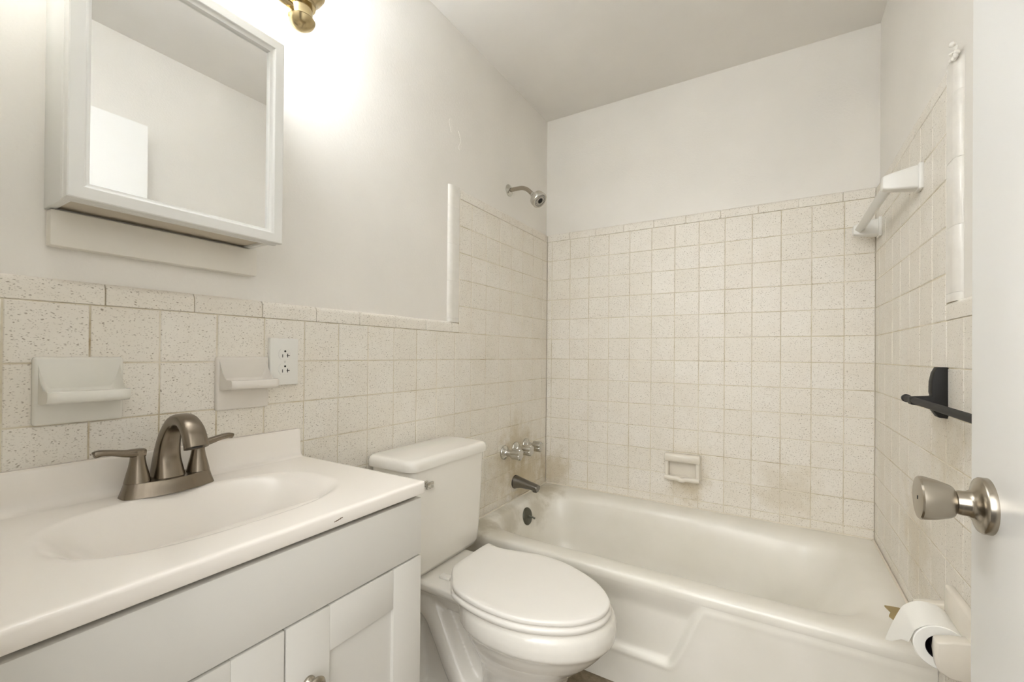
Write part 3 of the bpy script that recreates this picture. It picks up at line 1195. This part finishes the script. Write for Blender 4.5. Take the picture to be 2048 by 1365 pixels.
# worn patch at the corner by the paper holder
bm = BM()
wp = [(1.378, -.572), (1.41, -.566), (1.437, -.60), (1.437, -.70), (1.41, -.732), (1.388, -.722), (1.381, -.69), (1.392, -.665), (1.378, -.63), (1.386, -.605)]
loft(bm, [[(x, y, ZR - .002) for x, y in wp], [(x, y, ZR + .0042) for x, y in wp]])
wm = paint('tan_bare_patch', rgb(178, 158, 112), .8, 120, .4, .15)
extra(finish('worn_patch', bm, wm, t, 30), 'tan patch of broken surface on the tub corner')

# ------------------------------------------------------------------ tub fittings
bm = BM()
t = thing('tub_spout', 'dull grey tapered tub spout on the tile below the valve handles', 'spout', (0, -.340, .452))
ps = smooth_path([(0, -.340, .452, .031, .031), (.006, -.340, .452, .0315, .0315), (.020, -.340, .452, .0275, .0285), (.045, -.340, .451, .0225, .0255), (.085, -.340, .446, .0175, .0235), (.122, -.340, .440, .0150, .0220), (.130, -.340, .439, .0135, .0205)], 4)
sweep(bm, ps, (0, 1, 0), 24, 2.5)
bx(bm, .106, .129, -.356, -.324, .421, .437, .004)
finish('spout_body', bm, M['old_chrome'], t, 45)
bm = BM(); lathe(bm, (0, -.340, .452), (1, 0, 0), [(-.001, .033), (.004, .033), (.0055, .031)], 28)
finish('rubber_gasket', bm, M['rubber'], t)

hl = ['chrome fluted valve handle, nearest the toilet of the three over the tub spout', 'chrome fluted valve handle in the middle of the three over the tub spout', 'chrome fluted valve handle, closest to the back wall corner']
for lb, yy in zip(hl, (-.445, -.340, -.237)):
    zz = .617
    t = thing('valve_handle', lb, 'tap handle', (0, yy, zz), 'three shower valve handles')
    bm = BM()
    lathe(bm, (0, yy, zz), (1, 0, 0), [(0, .034), (.003, .0345), (.008, .032), (.013, .024), (.019, .0185), (.025, .0165), (.052, .0155)], 32)
    finish('escutcheon', bm, M['chrome'], t)
    bm = BM()
    lathe(bm, (0, yy, zz), (1, 0, 0), [(.046, .016), (.047, .0245), (.051, .0258), (.088, .027), (.093, .0258), (.0955, .020), (.0955, 0)], 72, (6, .2, 1, 5))
    finish('knob', bm, M['chrome'], t, 50)

# shower head
SY, SZ = -.400, 1.886
t = thing('shower_head', 'chrome shower head on a bent arm above the left tile edge', 'shower head', (-D, SY, SZ))
bm = BM(); lathe(bm, (-D, SY, SZ), (1, 0, 0), [(0, .029), (.003, .029), (.008, .024), (.012, .014), (.013, .0115)], 32)
finish('flange', bm, M['chrome'], t)
bm = BM()
tube(bm, smooth_path([(-D, SY, SZ), (.03, SY, SZ), (.062, SY, SZ - .002), (.088, SY, SZ - .014), (.112, SY, SZ - .036), (.122, SY, SZ - .046)], 6), .0098, 18)
finish('arm', bm, M['nickel'], t)
ax = Vector((.73, -.12, -.67)).normalized()
p0 = Vector((.118, SY, SZ - .042))
bm = BM()
lathe(bm, p0, ax, [(0, .0125), (.004, .0145), (.012, .0145), (.014, .0125), (.018, .013), (.022, .0185), (.027, .031), (.033, .0362), (.038, .0362), (.039, .0375), (.058, .0385), (.061, .037), (.0612, .032)], 40)
hd = finish('head', bm, M['chrome'], t, 35)
bm = BM(); lathe(bm, p0 + ax * .0605, ax, [(0, .0325), (.0012, .0325), (.0018, .031), (.0018, 0)], 36)
face = finish('spray_face', bm, M['shower_face'], hd)
bm = BM()
a_, s_, t_ = frame_of(ax)
fc = p0 + ax * .0622
for rr, cnt, sz in ((.0280, 26, .0022), (.0225, 22, .0020), (.0160, 20, .0012)):
    for k in range(cnt):
        th = 2 * PI * k / cnt
        lathe(bm, fc + s_ * (rr * math.cos(th)) + t_ * (rr * math.sin(th)), ax, [(0, sz), (.0008, sz * .8)], 8)
lathe(bm, fc, ax, [(0, .0128), (.0009, .0128)], 24)
extra(finish('nozzles', bm, M['dark'], face), 'black spray nozzles round a dark centre')

# recessed soap dish over the tub
SX0, SX1, SZ0, SZ1 = .652, .812, .498, .622
t = thing('soap_dish', 'cream ceramic soap dish with grab bar over the bathtub', 'soap dish', (.732, 0, SZ0))
bm = BM()
bx(bm, SX0, SX1, -.012, .006, SZ0 + .004, SZ1 - .004, .004, 3)
for xx in (SX0 + .003, SX1 - .020):
    prism(bm, [(-.010, SZ0 + .004), (-.040, SZ0 + .006), (-.047, SZ0 + .014), (-.048, SZ0 + .05), (-.044, SZ1 - .02), (-.040, SZ1 - .006), (-.01, SZ1 - .002)], 'x', xx, xx + .017, .005)
ybs = smooth_path([(SX0 + .004, -.046, SZ0 + .012), (SX0 + .03, -.047, SZ0 + .010), (.712, -.0475, SZ0 + .011), (.724, -.0475, SZ0 + .006), (.732, -.0475, SZ0 + .0045), (.740, -.0475, SZ0 + .006), (.752, -.0475, SZ0 + .011), (SX1 - .03, -.047, SZ0 + .010), (SX1 - .004, -.046, SZ0 + .012)], 4)
tube(bm, ybs, .0115, 16)
prism(bm, [(-.008, SZ0 + .002), (-.048, SZ0 + .002), (-.050, SZ0 + .010), (-.030, SZ0 + .012), (-.008, SZ0 + .022)], 'x', SX0 + .006, SX1 - .006, .002)
finish('tray', bm, M['dish_tub'], t, 50)
bm = BM()
sweep(bm, [(SX0 + .001, -.040, SZ1 - .019, .010, .015), (SX0 + .004, -.040, SZ1 - .019, .0135, .0195), (SX1 - .004, -.040, SZ1 - .019, .0135, .0195), (SX1 - .001, -.040, SZ1 - .019, .010, .015)], (0, 0, 1), 20, 2.3)
prism(bm, [(-.008, SZ1 - .012), (-.036, SZ1 - .006), (-.036, SZ1 - .002), (-.008, SZ1 - .001)], 'x', SX0 + .004, SX1 - .004, .0015)
finish('grab_bar', bm, M['dish_tub'], t, 50)

# ------------------------------------------------------------------ white towel bar high on the right wall
t = thing('towel_bar', 'white ceramic towel bar high on the right wall over the tub', 'towel bar', (W, -.35, 1.57))
for yc in (-.622, -.092):
    bm = BM()
    bx(bm, W - .010, W + .002, yc - .026, yc + .026, 1.541, 1.613, .004, 3)
    lo = [rrect(-.021, .021, 1.545, 1.609, .006, 0), rrect(-.019, .019, 1.548, 1.604, .006, .03), rrect(-.0165, .0165, 1.553, 1.596, .006, .066), rrect(-.014, .014, 1.556, 1.592, .006, .076), rrect(-.009, .009, 1.561, 1.587, .005, .0785)]
    loft(bm, [[(W - .006 - p[2], yc + p[0], p[1]) for p in l] for l in lo])
    finish('post', bm, M['plastic_white'], t, 45)
bm = BM()
q = .0155
prism(bm, [(W - .064, 1.574 - q), (W - .064 - q, 1.574), (W - .064, 1.574 + q), (W - .064 + q, 1.574)], 'y', -.606, -.104, .001)
extra(finish('bar', bm, M['plastic_white'], t, 30), 'square white bar set on edge')

# ------------------------------------------------------------------ black towel bar lower on the right wall
BXX, BZ = 1.386, .984
t = thing('towel_bar', 'matte black towel bar on the right wall behind the door edge', 'towel bar', (W, -1.09, BZ))
for yc in (-.832, -1.34):
    bm = BM()
    prism(bm, [(W + .001, .946), (W + .001, 1.064), (W - .018, 1.064), (W - .024, 1.050), (W - .0275, 1.030), (W - .028, 1.005), (W - .026, .996), (BXX + .004, .9935), (BXX - .008, .992), (BXX - .008, .975), (BXX + .006, .973), (W - .026, .965), (W - .016, .948)],
          'y', yc - .014, yc + .014, .002)
    finish('bracket', bm, M['black'], t, 35)
bm = BM(); tube(bm, [(BXX, -.762, BZ), (BXX, -1.41, BZ)], .0078, 20)
finish('rod', bm, M['black'], t)
for a, b in ((-.758, -.772), (-1.414, -1.40)):
    s = 1 if b < a else -1
    bm = BM(); lathe(bm, (BXX, a, BZ), (0, -s, 0), [(0, .004), (.001, .008), (.004, .0098), (.012, .0100), (.013, .0085)], 20)
    finish('end_cap', bm, M['black'], t)

# ------------------------------------------------------------------ toilet paper holder and roll
RX, RZ, RR = 1.397, .495, .0445
RY0, RY1 = -1.000, -.895
t = thing('toilet_paper_holder', 'white ceramic toilet paper holder low on the right wall', 'toilet paper holder', (W, -.95, RZ))
bm = BM()
bx(bm, W - .016, W + .002, -1.062, -.884, RZ - .055, RZ + .092, .007, 3)
finish('back_plate', bm, M['dish_tub'], t, 50)
for (ya, yb) in ((-.888, -.862), (-1.045, -1.015)):
    bm = BM()
    prism(bm, [(W - .008, RZ - .034), (W - .045, RZ - .034), (W - .062, RZ - .024), (W - .066, RZ + .008), (W - .064, RZ + .032), (W - .040, RZ + .040), (W - .008, RZ + .046)], 'y', ya, yb, .004)
    finish('post', bm, M['dish_tub'], t, 45)
bm = BM(); tube(bm, [(RX, -1.017, RZ - .006), (RX, -.882, RZ - .006)], .0125, 20)
extra(finish('spindle', bm, M['rubber'], t), 'dark spindle through the roll')

t = thing('toilet_paper_roll', 'white toilet paper roll with loose tail on the ceramic holder', 'toilet paper', (RX, -.947, RZ))
bm = BM()
a = Vector((RX, RY0, RZ - .0))
pr = [(0, .026), (0, RR - .0015), (.0015, RR), (RY1 - RY0 - .0015, RR), (RY1 - RY0, RR - .0015), (RY1 - RY0, .026)]
rings = []
for d, r in pr + [pr[0]]:
    rings.append([bm.verts.new((RX + r * math.cos(2 * PI * k / 64), RY0 + d, RZ + r * math.sin(2 * PI * k / 64))) for k in range(64)])
bridge(bm, rings, True)
finish('roll', bm, M['paper'], t, 40)
bm = BM()
rings = []
for d, r in ((.001, .0262), (.001, .0250), (RY1 - RY0 - .001, .0250), (RY1 - RY0 - .001, .0262), (.001, .0262)):
    rings.append([bm.verts.new((RX + r * math.cos(2 * PI * k / 40), RY0 + d, RZ + r * math.sin(2 * PI * k / 40))) for k in range(40)])
bridge(bm, rings, True)
finish('card_core', bm, M['rubber'], t, 40)
bm = BM()
rows = []
tail = smooth_path([(RX + .015, RZ + RR + .0002 - .002), (RX, RZ + RR + .0006), (RX - .020, RZ + RR - .003), (RX - .038, RZ + RR - .016), (RX - .052, RZ + .008), (RX - .064, RZ - .016), (RX - .072, RZ - .034)], 6)
m = len(tail)
for i, (x, z) in enumerate(tail):
    s = i / (m - 1)
    row = []
    for k in range(9):
        u = k / 8
        y = RY0 + .001 + (RY1 - RY0 - .002) * u
        w = max(0, s - .55) / .45
        # the near corner is torn away, the far corner hangs lower
        zz = z + (1 - u) * .034 * w * w - u * .030 * w + .002 * math.sin(u * 7) * w
        row.append(bm.verts.new((x + (1 - u) * .020 * w, y, zz)))
    rows.append(row)
for A, B in zip(rows, rows[1:]):
    for k in range(8):
        bm.faces.new([A[k], A[k + 1], B[k + 1], B[k]])
o = finish('loose_tail', bm, M['paper'], t, 80)
md = o.modifiers.new('thickness', 'SOLIDIFY'); md.thickness = .0006
